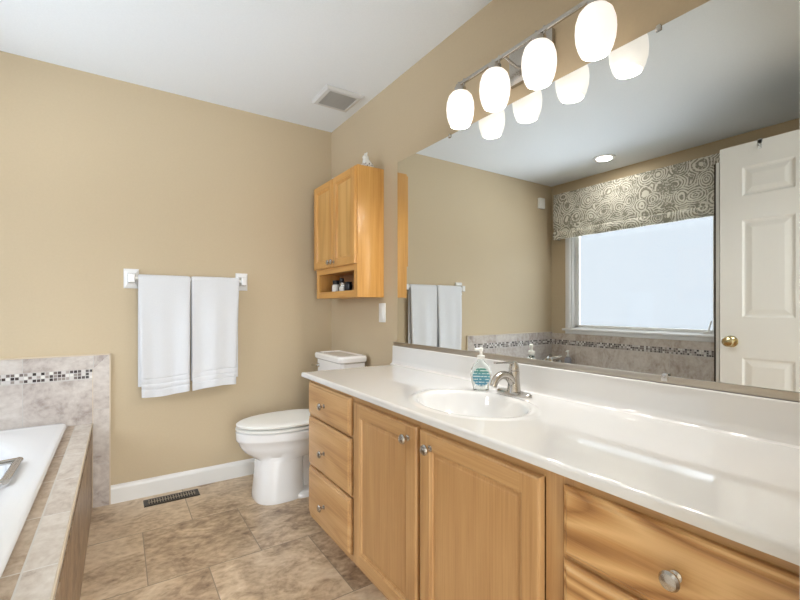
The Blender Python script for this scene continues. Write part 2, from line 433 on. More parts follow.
# baseboards
def baseboard(name, x0, x1):
    bm = newbm()
    prof = [(0, 0), (-.014, 0), (-.014, .082), (-.011, .092), (-.006, .099), (0, .104)]
    loft(bm, [[(x0, y-.0, z) for y, z in prof], [(x1, y, z) for y, z in prof]])
    return struct(name, bm, 'white')
baseboard('baseboard_back', -1.374, 0.0)
bm = newbm(); add_box(bm, -.014, 0, -.95, -.014, 0, .104, bev=.003); struct('baseboard_right', bm, 'white')

# ------------------------------------------------------------------ tile splash around the tub
TZ, DZ = .855, .475
EX = -1.378
bm = newbm()
add_box(bm, XL, -1.454, -.012, 0, DZ, .728); add_box(bm, XL, -1.454, -.012, 0, .780, TZ)
t1 = struct('trim_1', bm, 'tile_back')
bm = newbm()
bm.faces.new([bm.verts.new(p) for p in [(-1.4535, -.0125, TZ-.075), (EX-.001, -.0125, TZ-.0002), (-1.4535, -.0125, TZ-.0002)]])
rx_ = bmesh.ops.extrude_face_region(bm, geom=bm.faces[:]); bmesh.ops.translate(bm, vec=(0, .0124, 0), verts=[v for v in rx_['geom'] if isinstance(v, bmesh.types.BMVert)])
obj('corner_tile', bm, 'tile_back', t1, False)
bm = newbm(); add_box(bm, XL, -1.454, -.0125, 0, .728, .780); o = obj('mosaic_band', bm, 'mosaic_x', t1, False); o['label'] = 'small grey and white glass mosaic squares'
bm = newbm()
bm.faces.new([bm.verts.new(p) for p in [(-1.454, -.013, 0), (EX, -.013, 0), (EX, -.013, TZ), (-1.454, -.013, TZ-.076)]])
r = bmesh.ops.extrude_face_region(bm, geom=bm.faces[:]); bmesh.ops.translate(bm, vec=(0, .013, 0), verts=[v for v in r['geom'] if isinstance(v, bmesh.types.BMVert)])
obj('border_tile', bm, 'tile_border', t1, False)
bm = newbm()
add_box(bm, EX, EX+.006, -.015, 0, 0, TZ+.004); add_box(bm, XL, EX+.006, -.015, 0, TZ, TZ+.006); add_box(bm, -1.456, -1.453, -.0145, 0, 0, TZ-.078)
obj('edge_strip', bm, 'tile_edge', t1, False)
bm = newbm()
add_box(bm, XL, XL+.012, -1.85, -.013, DZ, .728); add_box(bm, XL, XL+.012, -1.85, -.013, .780, .846)
t2 = struct('trim_2', bm, 'tile_left')
bm = newbm(); add_box(bm, XL, XL+.0125, -1.85, -.013, .728, .780); obj('mosaic_band', bm, 'mosaic_y', t2, False)

# ------------------------------------------------------------------ window
wn = thing('window_1', None, None, (XL, -.9, .88), kind='structure')
bm = newbm()   # casing on the room side and jamb lining
cx0, cx1 = XL, XL+.018
add_box(bm, cx0, cx1, WY0-.0, WY0+.055, WZ0, WZ1, bev=.004); add_box(bm, cx0, cx1, WY1-.055, WY1, WZ0, WZ1, bev=.004); add_box(bm, cx0, cx1, WY0, WY1, WZ1-.055, WZ1, bev=.004)
obj('window_casing', bm, 'white', wn)
bm = newbm()
for y0, y1, z0, z1 in ((WY0, WY0+.07, WZ0, WZ1), (WY1-.07, WY1, WZ0, WZ1), (WY0, WY1, WZ0, WZ0+.03), (WY0, WY1, WZ1-.07, WZ1)):
    add_box(bm, XL-.10, XL-.002, y0, y1, z0, z1, bev=.002)
obj('window_frame', bm, 'white', wn)
bm = newbm()
y0, y1, z0, z1 = WY0+.072, WY1-.072, WZ0+.032, WZ1-.072
for a in ((y0, y0+.045, z0, z1), (y1-.045, y1, z0, z1), (y0, y1, z0, z0+.03), (y0, y1, z1-.045, z1)):
    add_box(bm, XL-.08, XL-.045, *a, bev=.006)
sash = obj('window_sash', bm, 'white', wn)
box('pane', (XL-.066, XL-.060, y0+.04, y1-.04, z0+.025, z1-.04), 'pane', sash)
bm = newbm(); tube(bm, smooth_path([(XL-.03, y0+.07, z0+.01), (XL-.025, y0+.06, z0+.05), (XL-.02, y0+.045, z0+.10)]), .005); add_box(bm, XL-.045, XL-.02, y0+.05, y0+.10, z0, z0+.02, bev=.004)
obj('window_crank', bm, 'white', wn)
bm = newbm()
add_box(bm, XL-.04, XL+.05, WY0-.03, WY1+.02, .882, .904, bev=.006)
add_box(bm, XL, XL+.018, WY0-.01, WY1, .848, .882, bev=.003)
obj('window_sill', bm, 'white', wn)

# valance: padded fabric board with side returns and a rolled lower edge
VX, VY0, VY1, VZ0, VZ1 = -2.505, -1.72, -.112, 1.835, 2.305
bm = newbm()
ny, rows = 70, []
prof = [(0, VZ1), (.004, VZ1-.04), (.006, VZ1-.2), (.004, VZ0+.16), (0.0, VZ0+.10), (-.004, VZ0+.085), (.006, VZ0+.075), (.012, VZ0+.05), (.008, VZ0+.02), (-.004, VZ0)]
def vring(dx, z, k):
    ring = []
    for i in range(ny+1):
        y = VY0+(VY1-VY0)*i/ny
        wob = .002*math.sin(i*.8+k)+.0015*math.sin(i*.31+2*k)
        ring.append((VX+dx+wob*(1 if k > 4 else .4), y, z+(.0012*math.sin(i*.5) if k > 6 else 0)))
    return [(XL+.012, VY0, ring[0][2])]+ring+[(XL+.012, VY1, ring[-1][2])]
rings = [vring(dx, z, k) for k, (dx, z) in enumerate(prof)]
inner = [[(min(p[0], VX)-.012 if p[0] > XL+.02 else p[0], min(max(p[1], VY0+.012), VY1-.012), p[2]) for p in r] for r in reversed(rings)]
vr = loft(bm, rings+inner, cap0=False, cap1=False, closed=False)
va = obj('window_valance', bm, 'valance'); tag(va, 'grey and cream paisley fabric valance across the top of the window', 'valance')
tp = box('mounting_board', (XL+.001, VX-.014, VY0+.014, VY1-.014, VZ1-.02, VZ1-.002), 'white', None)
tp.parent = va

# ------------------------------------------------------------------ tub deck, bathtub
dk = thing('tub_deck', 'tan stone tiled platform holding the white bathtub', 'tub deck', (-2.0, -.9, 0))
AX = -1.455; DY = -1.85
TX0, TX1, TY0, TY1 = -2.56, -1.565, -1.80, -.025
bm = newbm()   # deck slab round the drop-in opening
add_box(bm, XL+.013, TX0+.03, DY, -.013, DZ-.05, DZ)
add_box(bm, TX0+.03, TX1-.03, DY, TY0+.03, DZ-.05, DZ)
obj('deck_top', bm, 'tile_deck', dk, False)
box('inner_tile_strip', (TX1-.03, -1.5335, DY, -.013, DZ-.05, DZ), 'tile_deck', dk)['label'] = 'tan tile strip along the tub rim'
box('grout_line', (-1.5335, -1.5285, DY, -.013, DZ-.05, DZ-.0008), plain('pale_grout', rgb(206, 202, 195), .8), dk)
box('outer_tile_strip', (-1.5285, AX-.006, DY, -.013, DZ-.05, DZ), 'tile_outer', dk)['label'] = 'pale grey tile strip along the outer edge'
bm = newbm(); add_box(bm, AX-.04, AX-.002, DY, -.0135, 0, DZ-.051); add_box(bm, XL+.013, AX-.04, DY, DY+.03, 0, DZ-.051)
obj('apron', bm, 'tile_apron', dk, False)
bm = newbm(); add_box(bm, AX-.006, AX, DY, -.0135, DZ-.012, DZ+.001, bev=.002); obj('edge_strip', bm, 'tile_edge', dk)

# bathtub: rectangular drop-in rim with a long oval basin
tb = thing('bathtub', 'white acrylic drop-in bathtub with oval basin and rolled rim', 'bathtub', (-2.06, -.91, DZ))
def super_ring(cx, cy, a, b, z, e, n=96, rot=0):
    out = []
    for i in range(n):
        t = 2*PI*i/n; c, s = math.cos(t), math.sin(t)
        out.append((cx+a*math.copysign(abs(c)**(2/e), c), cy+b*math.copysign(abs(s)**(2/e), s), z))
    return out
cx, cy = (TX0+TX1)/2, (TY0+TY1)/2; ax, by = (TX1-TX0)/2, (TY1-TY0)/2
bx, bb = cx-.005, cy
rings = [super_ring(cx, cy, ax-.012, by-.012, DZ, 50), super_ring(cx, cy, ax, by, DZ+.012, 50), super_ring(cx, cy, ax-.002, by-.002, DZ+.022, 50), super_ring(cx, cy, ax-.012, by-.012, DZ+.028, 50),
         super_ring(cx, cy, ax-.035, by-.035, DZ+.027, 30), super_ring(bx, bb, ax-.06, by-.07, DZ+.026, 4),
         super_ring(bx, bb, ax-.085, by-.10, DZ+.025, 2.5), super_ring(bx, bb, ax-.10, by-.115, DZ+.020, 2.4), super_ring(bx, bb, ax-.118, by-.135, DZ+.012, 2.4),
         super_ring(bx, bb, ax-.128, by-.15, DZ-.01, 2.4), super_ring(bx, bb, ax-.16, by-.22, DZ-.18, 2.4), super_ring(bx, bb, ax-.19, by-.30, DZ-.33, 2.4),
         super_ring(bx, bb, ax-.26, by-.40, DZ-.385, 2.3), super_ring(bx, bb, .05, .1, DZ-.40, 2.2)]
bm = newbm(); loft(bm, rings, cap0=False); obj('tub_shell', bm, 'acrylic', tb, angle=50)
# chrome grip on the room side of the rim
bm = newbm()
gx = -1.668
tube(bm, smooth_path([(-1.86, -.70, DZ-.06), (-1.82, -.70, DZ+.02), (-1.77, -.695, DZ+.036), (gx-.006, -.685, DZ+.04), (gx, -.70, DZ+.04), (gx, -.92, DZ+.04), (gx-.006, -.94, DZ+.04), (-1.77, -.95, DZ+.036), (-1.82, -.955, DZ+.02), (-1.86, -.955, DZ-.06)], 5), .0135, flat=.75)
obj('grab_handle', bm, 'nickel', tb)['label'] = 'brushed metal grip bent over the rim'
bm = newbm(); lathe(bm, [(.028, 0), (.03, .003), (.02, .005), (0, .005)], (bx, bb, DZ-.399)); obj('drain', bm, 'chrome', tb)

# roman tub faucet at the window corner and lotion bottle
fc = thing('tub_faucet', 'chrome bathtub faucet in the deck corner below the mosaic band', 'faucet', (-2.47, -.20, DZ+.028))
fx, fy, fz = -2.485, -.105, DZ+.029
def arc(pts): return smooth_path(pts, 6)
bm = newbm(); lathe(bm, [(.03, 0), (.03, .008), (.018, .015), (.016, .05)], (fx, fy, fz)); tube(bm, arc([(fx, fy, fz+.04), (fx+.01, fy-.002, fz+.10), (fx+.05, fy-.012, fz+.115), (fx+.11, fy-.03, fz+.10), (fx+.15, fy-.04, fz+.07)]), [.017]*6+[.017]*6+[.016]*6+[.014]*7)
obj('spout', bm, 'chrome', fc)
for dx, dy in ((-.03, -.075), (.075, .045)):
    bm = newbm(); lathe(bm, [(.026, 0), (.026, .008), (.014, .014), (.012, .045), (.02, .05), (.022, .065), (.012, .075), (0, .076)], (fx+dx, fy+dy, fz))
    tube(bm, [(fx+dx-.0, fy+dy, fz+.06), (fx+dx+.05, fy+dy+.01, fz+.066)], .006)
    obj('tap_handle', bm, 'chrome', fc)
bt = thing('lotion_bottle', 'small grey pump bottle on the tub ledge beside the chrome tub faucet', 'bottle', (-2.56, -.40, DZ+.03))
bxx, byy, bz = -2.535, -.262, DZ+.0285
bm = newbm(); lathe(bm, [(.03, 0), (.034, .004), (.034, .085), (.028, .10), (.014, .11), (.014, .115)], (bxx, byy, bz)); obj('bottle_body', bm, 'grey_plastic', bt)
bm = newbm(); lathe(bm, [(.015, 0), (.015, .016), (.006, .018), (.006, .05), (.012, .052), (.012, .062), (0, .064)], (bxx, byy, bz+.115)); tube(bm, [(bxx, byy, bz+.172), (bxx+.035, byy, bz+.168)], .005); obj('pump', bm, 'plastic', bt)

# ------------------------------------------------------------------ shower enclosure beyond the tub
sh = thing('shower_enclosure', 'framed glass shower enclosure between the tub and the open white door', 'shower', (-2.1, -2.3, 0))
SX, SY = -1.675, -1.868
bm = newbm(); add_box(bm, SX-.03, SX-.004, SY-.015, SY+.012, .10, 1.99, bev=.002); obj('corner_post', bm, 'dark_metal', sh)['label'] = 'dark metal corner post'
bm = newbm(); add_box(bm, SX-.004, SX+.008, SY-.02, SY-.002, .10, 1.99, bev=.002); obj('door_strip', bm, 'plastic', sh)
bm = newbm(); add_box(bm, SX-.03, SX, YF+.001, SY-.016, 1.96, 1.99, bev=.003); add_box(bm, XL+.013, SX-.031, SY-.014, SY+.01, 1.96, 1.99, bev=.003); obj('top_rail', bm, 'chrome', sh)
box('front_glass', (SX-.02, SX-.012, YF+.002, SY-.021, .10, 1.958), 'shower_glass', sh)
box('side_glass', (XL+.014, SX-.032, SY-.006, SY+.0, .10, 1.958), 'shower_glass', sh)
bm = newbm(); add_box(bm, SX-.09, SX+.012, YF+.001, SY+.012, 0, .098, bev=.004); add_box(bm, XL+.013, SX-.09, YF+.001, SY+.012, 0, .05, bev=.004); obj('shower_base', bm, 'acrylic', sh)

# ------------------------------------------------------------------ door leaf, standing open
dr = thing('door_1', None, None, (-1.575, YF+.02, 0), kind='structure')
LX0, LX1 = -1.612, -1.577; LY0, LY1, LZ0, LZ1 = -2.775, -1.922, .012, 2.035
def door_leaf():
    """six-panel slab: grid of front faces with sunk mouldings"""
    bm = newbm()
    pw = .225; ys = [(LY1-.105-pw, LY1-.105), (LY0+.105, LY0+.105+pw)]
    zs = [(1.60, 1.905), (1.055, 1.50+.02), (.25, .845)]
    zs = [(1.62, 1.905), (1.06, 1.61-.09+.09), (.25, .845)]
    zs = [(1.745, 1.905), (1.07, 1.61), (.25, .845)]
    add_box(bm, LX0+.007, LX1-.007, LY0, LY1, LZ0, LZ1)
    for xa, xb in ((LX1-.007, LX1), (LX0, LX0+.007)):
        yc = sorted([LY0, LY1]+[v for p in ys for v in p])
        add_box(bm, xa, xb, yc[0], yc[1], LZ0, LZ1); add_box(bm, xa, xb, yc[2], yc[3], LZ0, LZ1); add_box(bm, xa, xb, yc[4], yc[5], LZ0, LZ1)
        zc = [LZ0]+sorted(v for p in zs for v in p)+[LZ1]
        for (a, b) in ys:
            for k in range(0, len(zc), 2): add_box(bm, xa, xb, a, b, zc[k], zc[k+1])
            for (c, d) in zs:
                out = xb if xa > -1.595 else xa; inn = xa if xa > -1.595 else xb
                def rr(i, x): return [(x, a+i, c+i), (x, b-i, c+i), (x, b-i, d-i), (x, a+i, d-i)]
                s = 1 if out > inn else -1
                loft(bm, [rr(0, out), rr(.010, inn+s*.0015), rr(.018, inn+s*.001), rr(.042, out-s*.0015), rr(.045, out-s*.0012)], cap0=False)
    return bm
obj('door_leaf', door_leaf(), 'door', dr, smooth=False)
ky, kz = -1.978, .932
bm = newbm(); lathe(bm, [(.033, 0), (.033, .004), (.026, .009), (.012, .012), (.011, .028), (.016, .034), (.026, .042), (.029, .054), (.024, .064), (.012, .069), (0, .070)], (LX1, ky, kz), 'X'); obj('door_knob', bm, 'brass', dr)
bm = newbm(); add_box(bm, LX0-.004, LX1+.004, -2.115, -2.098, LZ1-.02, LZ1+.003); add_box(bm, LX1+.001, LX1+.004, -2.115, -2.098, LZ1-.05, LZ1); tube(bm, arc([(LX1+.003, -2.106, LZ1-.045), (LX1+.02, -2.106, LZ1-.05), (LX1+.022, -2.106, LZ1-.03)]), .004)
obj('over_door_hook', bm, 'grille', dr)
bm = newbm()   # casing of the doorway
for yy0, yy1 in ((YF, YF+.012), (YF-.132, YF-.12)):
    add_box(bm, DX0-.06, DX0, yy0, yy1, 0, DH+.06, bev=.002); add_box(bm, DX1, DX1+.055, yy0, yy1, 0, DH+.06, bev=.002); add_box(bm, DX0, DX1, yy0, yy1, DH, DH+.06, bev=.002)
obj('door_casing', bm, 'white', dr)

# ------------------------------------------------------------------ vanity cabinets
FX = -.535      # face frame plane
def knob(parent, y, z, x=None, name='knob'):
    x = FX-.020 if x is None else x
    bm = newbm(); lathe(bm, [(.010, -.001), (.010, .002), (.0055, .005), (.0055, .013), (.010, .017), (.0155, .020), (.0165, .024), (.013, .029), (.006, .031), (0, .0315)], (x, y, z), '-X', 24)
    return obj(name, bm, 'nickel', parent)
def slab_drawer(parent, y0, y1, z0, z1, kz, off, mat='oak_drawer'):
    """drawer front with a stepped, rounded edge; y0>y1"""
    bm = newbm(); x = FX-.001
    def rr(i, xx): return [(xx, y0-i, z0+i), (xx, y1+i, z0+i), (xx, y1+i, z1-i), (xx, y0-i, z1-i)]
    loft(bm, [rr(0, x), rr(0, x-.008), rr(.003, x-.012), rr(.008, x-.013), rr(.013, x-.018), rr(.018, x-.019)])
    o = obj('drawer', bm, mat, parent, angle=20)
    knob(o, (y0+y1)/2+off, kz); return o
def panel_door(parent, y0, y1, z0, z1, kn, x=None, mats=('oak_z', 'oak_y', 'oak_panel'), stile=.058, t=.019, pull=True):
    x = FX-.001 if x is None else x
    # frame with eased outer edge and a moulded inner step
    bm = newbm()
    def rr(i, xx): return [(xx, y0-i, z0+i), (xx, y1+i, z0+i), (xx, y1+i, z1-i), (xx, y0-i, z1-i)]
    loft(bm, [rr(0, x), rr(0, x-t+.006), rr(.002, x-t+.002), rr(.007, x-t), rr(stile-.008, x-t), rr(stile-.004, x-t+.003), rr(stile, x-t+.004), rr(stile+.002, x-t+.010), rr(stile+.004, x-t+.0105)], cap1=False)
    o = obj('door', bm, mats[0], parent, angle=20)
    # rails carry horizontal grain
    pieces('rail', [(x-t-.0004, x-t+.004, y1+stile-.001, y0-stile+.001, za, zb) for za, zb in ((z0+.008, z0+stile-.009), (z1-stile+.009, z1-.008))], mats[1], o)
    bm = newbm(); s = stile+.001
    def r2(i, xx): return [(xx, y0-s-i, z0+s+i), (xx, y1+s+i, z0+s+i), (xx, y1+s+i, z1-s-i), (xx, y0-s-i, z1-s-i)]
    loft(bm, [r2(0, x-t+.012), r2(0, x-t+.0105), r2(.010, x-t+.0100), r2(.014, x-t+.0088), r2(.022, x-t+.0084), r2(.03, x-t+.0084)])
    obj('door_panel', bm, mats[2], o, angle=10)
    if kn: knob(o, kn[0], kn[1], x-t)
    return o
def carcass(parent, ya, yb, stiles, rails, toe=True):
    """ya>yb; hollow box with face frame"""
    z1 = .779
    for y0, y1 in ((ya-.016, ya), (yb, yb+.016)):      # side panels notched for the toe space
        bm = newbm(); pl = [(-.003, 0), (-.003, z1), (FX+.019, z1), (FX+.019, .085), (FX+.085, .085), (FX+.085, 0)]
        loft(bm, [[(x, y0, z) for x, z in pl], [(x, y1, z) for x, z in pl]]); obj('side_panel', bm, 'oak_z', parent, False)
    box('bottom_panel', (FX+.019, -.003, yb+.0165, ya-.0165, .09, .106), 'oak_y', parent)
    box('back_panel', (-.012, -.003, yb+.0165, ya-.0165, .107, z1), 'oak_y', parent)
    pieces('stile', [(FX, FX+.019, b, a, .085, z1) for a, b in stiles], 'oak_z', parent, .0008)
    pieces('face_rail', [(FX+.0004, FX+.019, b, a, c, d) for a, b, c, d in rails], 'oak_y', parent)
    box('toe_kick', (FX+.068, FX+.083, yb+.0165, ya-.0165, 0, .089), 'oak_y', parent)
v1 = thing('vanity_cabinet', 'long honey oak vanity cabinet with three small drawers and two panel doors below the sink', 'cabinet', (-.28, -1.66, 0))
YA, YS, YE = -.925, -2.375, -2.797
carcass(v1, YA, YS+.0005, [(YA, -.965), (-1.395, -1.44), (-1.855, -1.895), (-2.33, YS+.0005)],
        [(-.965, -1.395, .745, .779), (-.965, -1.395, .59, .615), (-.965, -1.395, .345, .37), (-.965, -1.395, .085, .115),
         (-1.44, -1.855, .745, .779), (-1.44, -1.855, .085, .13), (-1.895, -2.33, .745, .779), (-1.895, -2.33, .085, .13)])
for z0, z1, kz in ((.604, .757, .675), (.358, .588, .459), (.118, .344, .215)): slab_drawer(v1, -.945, -1.393, z0, z1, kz, .026)
panel_door(v1, -1.430, -1.857, .112, .748, (-1.815, .704))
panel_door(v1, -1.877, -2.328, .112, .748, (-1.932, .702))
v2 = thing('drawer_cabinet', 'honey oak drawer cabinet with a wide grained top drawer at the counter right end', 'cabinet', (-.28, -2.58, 0))
carcass(v2, YS-.0005, YE, [(YS-.0005, -2.41), (-2.765, YE)],
        [(-2.41, -2.765, .735, .779), (-2.41, -2.765, .585, .615), (-2.41, -2.765, .33, .37), (-2.41, -2.765, .085, .13)])
for z0, z1, kz in ((.604, .750, .676), (.358, .592, .47), (.118, .344, .23)): slab_drawer(v2, -2.383, -2.79, z0, z1, kz, -.018, 'oak_wide')

# ------------------------------------------------------------------ countertop with integral oval sink
vt = thing('countertop', 'glossy white cultured marble countertop with oval sink', 'countertop', (-.28, -1.84, .78))
CX0, CYL, CYR, CZ = -.572, -.903, -2.797, .802
SKX, SKY, SA, SB = -.335, -1.872, .212, .158
def sink_h(x, y):
    r = math.hypot((x-SKX)/SB, (y-SKY)/SA)
    h = 0
    if r < 1.18 and r > 1.0: h += .0028*math.sin((1.18-r)/.18*PI)      # low bead round the bowl
    if r <= 1.0:
        s = 1-r
        h -= .128*(1-(1-min(1, s/.98))**2.6)*1.0
    return h
xs = [-.022-.0*i for i in range(1)]
n = 92
xs = [CX0+.008+(-.020-CX0-.008)*i/n for i in range(n+1)]
ysl = []; y = CYL-.008
while y > CYR: ysl.append(y); y -= .006 if -2.12 < y < -1.62 else .02
ysl.append(CYR)
ep = [(0, -.022), (0, -.007), (.002, -.003), (.005, -.0008)]   # edge profile from the outer face
bm = newbm()
gx_ = [(CX0+a, b) for a, b in ep]+[(x, 0) for x in xs]
gy_ = [(CYL-a, b) for a, b in ep]+[(y, 0) for y in ysl]
grid = []
for (y, zb) in gy_:
    grid.append([bm.verts.new((x, y, CZ+min(za, zb)+sink_h(x, y))) for (x, za) in gx_])
for i in range(len(grid)-1):
    for j in range(len(gx_)-1):
        bm.faces.new((grid[i][j], grid[i][j+1], grid[i+1][j+1], grid[i+1][j]))
obj('counter_slab', bm, 'marble', vt, angle=60)
bm = newbm(); add_box(bm, CX0+.001, FX+.03, CYR, CYL-.001, .7795, .7808); add_box(bm, FX+.03, -.021, CYL-.03, CYL-.001, .7795, .7808)
obj('underside', bm, 'marble', vt, False)
bm = newbm()   # backsplash with a coved foot
prof = [(-.001, .78), (-.001, .905), (-.016, .905), (-.019, .902), (-.0195, .83), (-.021, .815), (-.026, .806), (-.036, .8022), (-.036, .78)]
loft(bm, [[(x, -.884, z) for x, z in prof], [(x, CYR, z) for x, z in prof]])
obj('backsplash', bm, 'marble', vt, angle=40)
bm = newbm(); lathe(bm, [(.024, 0), (.024, .002), (.018, .004), (.006, .0045), (0, .0045)], (SKX+.01, SKY, CZ-.1275)); obj('drain', bm, 'chrome', vt)

# ------------------------------------------------------------------ sink faucet
sf = thing('sink_faucet', 'brushed nickel single lever faucet behind the oval sink', 'faucet', (-.11, -1.862, CZ))
qx, qy = -.108, -1.862
bm = newbm()
loft(bm, [super_ring(qx, qy, .026, .078, CZ+.0003, 2.6, 40), super_ring(qx, qy, .027, .080, CZ+.006, 2.6, 40), super_ring(qx, qy, .023, .074, CZ+.012, 2.4, 40), super_ring(qx, qy, .012, .05, CZ+.014, 2.2, 40)])
obj('base_plate', bm, 'nickel', sf)
bm = newbm()
lathe(bm, [(.0265, .010), (.024, .02), (.0215, .045), (.020, .07), (.0205, .085), (.0195, .088)], (qx, qy, CZ), seg=28)
obj('faucet_body', bm, 'nickel', sf)
bm = newbm()
pth = smooth_path([(qx-.004, qy, CZ+.040), (qx-.03, qy-.001, CZ+.068), (qx-.065, qy-.002, CZ+.078), (qx-.095, qy-.002, CZ+.066), (qx-.112, qy-.002, CZ+.040)], 6)
tube(bm, pth, [.017-.0045*i/(len(pth)-1) for i in range(len(pth))], 16, flat=1.0, up=(0, 1, 0))
obj('spout', bm, 'nickel', sf)
bm = newbm()
lathe(bm, [(.019, .089), (.0195, .095), (.017, .106), (.014, .116), (.010, .122), (0, .125)], (qx, qy, CZ), seg=24)
pth = smooth_path([(qx+.005, qy, CZ+.112), (qx-.02, qy+.002, CZ+.119), (qx-.05, qy+.006, CZ+.121), (qx-.090, qy+.010, CZ+.1225)], 5)
tube(bm, pth, [.011-.003*i/(len(pth)-1) for i in range(len(pth))], 12, flat=.45)
obj('lever_handle', bm, 'nickel', sf)

# ------------------------------------------------------------------ soap pump bottle
sd = thing('soap_dispenser', 'clear pump bottle of hand soap with round teal label beside the faucet', 'soap bottle', (-.15, -1.735, CZ))
sd.location = (0, 0, 0)
ang = math.radians(42)       # label faces the doorway
def rotp(p, c): x, y, z = p; return (c[0]+x*math.cos(ang)+y*math.sin(ang), c[1]-x*math.sin(ang)+y*math.cos(ang), c[2]+z)
sc_ = (-.155, -1.738, CZ+.0004)
def ell(a, b, z, e=2.4, n=40): return [rotp((p[0], p[1], z), sc_) for p in super_ring(0, 0, a, b, 0, e, n)]
bm = newbm()
loft(bm, [ell(.026, .016, 0), ell(.030, .019, .003), ell(.031, .019, .015), ell(.037, .020, .035), ell(.041, .020, .060), ell(.038, .0195, .083), ell(.029, .018, .100), ell(.016, .0135, .112), ell(.012, .012, .116), ell(.012, .012, .122)])
obj('bottle_body', bm, 'soap_glass', sd)
bm = newbm()
rr_ = []
for k in (1.0, .97, .6, .0001):
    rr_.append([rotp((.033*k*math.cos(t*PI/20), -.0212 if k < .99 else -.0195, .055+.036*k*math.sin(t*PI/20)), sc_) for t in range(40)])
loft(bm, rr_, cap1=False)
lb = obj('label', bm, M['soap_label'], sd); lb['label'] = 'round teal and green label'
# centre the label's own coordinates on it for the pattern
c0 = Vector(rotp((0, -.02, .055), sc_)); lb.data.transform(Matrix.Translation(-c0)); lb.location = c0
bm = newbm()
lathe(bm, [(.0145, .1225), (.0145, .136), (.006, .138), (.005, .150), (.008, .152), (.009, .163), (.006, .166), (0, .167)], (sc_[0], sc_[1], sc_[2]), seg=24)
e = rotp((-.024, 0, .159), sc_); m_ = rotp((0, 0, .160), sc_)
tube(bm, [m_, rotp((-.012, 0, .160), sc_), e], [.006, .0055, .004], 10)
obj('pump', bm, 'plastic', sd)
for o_ in (sd,):
    base = Vector((sc_[0], sc_[1], CZ))
    for ch in [o for o in bpy.data.objects if o.parent == sd]:
        ch.location = ch.location-base
    sd.location = base

# ------------------------------------------------------------------ wall mirror
mr = thing('wall_mirror', 'large frameless wall mirror over the counter with metal bottom channel', 'mirror', (-.005, -1.85, .905))
MY0, MY1, MZ0, MZ1 = -2.79, -.917, .918, 1.952
box('mirror_glass', (-.0065, -.001, MY0, MY1, MZ0, MZ1), 'mirror', mr)
bm = newbm(); add_box(bm, -.0135, -.0070, MY0, -.884, .9065, .927, bev=.0015); add_box(bm, -.0070, -.001, MY0, -.884, .9065, .9175)
obj('bottom_channel', bm, 'channel', mr)
for y in (-1.377, -2.322):
    bm = newbm(); add_box(bm, -.0105, -.007, y-.008, y+.008, MZ1-.012, MZ1+.002, bev=.001); add_box(bm, -.0105, -.0005, y-.006, y+.006, MZ1+.0005, MZ1+.006, bev=.001)
    obj('mirror_clip', bm, 'nickel', mr)
for y in (-2.342,):
    bm = newbm(); add_box(bm, -.0165, -.0136, y-.009, y+.009, .912, .934, bev=.001); obj('mirror_clip', bm, 'nickel', mr)

# ------------------------------------------------------------------ vanity light with four opal shades
vl = thing('vanity_light', 'brushed nickel bar light with four glowing opal glass shades above the mirror', 'light fixture', (-.03, -1.862, 2.08))
LX = -.102; SYs = (-1.558, -1.760, -1.970, -2.182); ZB = 1.912
box('backplate', (-.022, -.001, -1.965, -1.760, 2.01, 2.145), 'nickel', vl, bev=.004)
bm = newbm(); add_box(bm, LX-.0, LX+.012, SYs[3]-.03, SYs[0]+.03, 2.088, 2.102, bev=.002); obj('crossbar', bm, 'nickel', vl)
for y in (-1.80, -1.925):
    bm = newbm(); tube(bm, [(-.02, y, 2.075), (LX+.006, y, 2.095)], .006); obj('arm', bm, 'nickel', vl)
for y in SYs:
    bm = newbm()
    lathe(bm, [(.022, .143), (.025, .146), (.025, .162), (.010, .165), (.008, .172)], (LX, y, ZB), seg=24)
    for s in (-1, 1): tube(bm, [(LX+.006, y+s*.017, ZB+.158), (LX+.006, y+s*.017, 2.108)], .0045, 8)
    sk = obj('socket', bm, 'nickel', vl)
    bm = newbm()
    outer = [(.043, 0), (.051, .018), (.0575, .042), (.060, .070), (.058, .098), (.050, .124), (.038, .138), (.026, .142)]
    innr = [(r-.003, h+(0 if i == 0 else -.0)) for i, (r, h) in enumerate(outer)]
    prof = outer+[(.024, .140)]+[(r, h-.002 if h > .13 else h) for r, h in reversed(innr)]
    rings = [[(LX+r*math.cos(2*PI*i/40), y+r*math.sin(2*PI*i/40), ZB+h) for i in range(40)] for r, h in prof]
    bm2 = newbm(); loft(bm2, rings+[rings[0]], cap0=False, cap1=False)
    bmesh.ops.remove_doubles(bm2, verts=bm2.verts[:], dist=1e-5)
    obj('glass_shade', bm2, 'shade', vl, angle=60)
    bm = newbm(); lathe(bm, [(0, .02), (.018, .026), (.027, .045), (.028, .06), (.02, .085), (.013, .10), (.013, .14)], (LX, y, ZB), seg=20)
    obj('bulb', bm, 'bulb', vl)
    l = bpy.data.lights.new('bulb_light', 'AREA'); l.shape = 'DISK'; l.size = .066; l.energy = BULB_W; l.color = (1.0, .985, .965)
    lo = bpy.data.objects.new('bulb_light', l); COL.objects.link(lo); lo.location = (LX, y, ZB+.006)

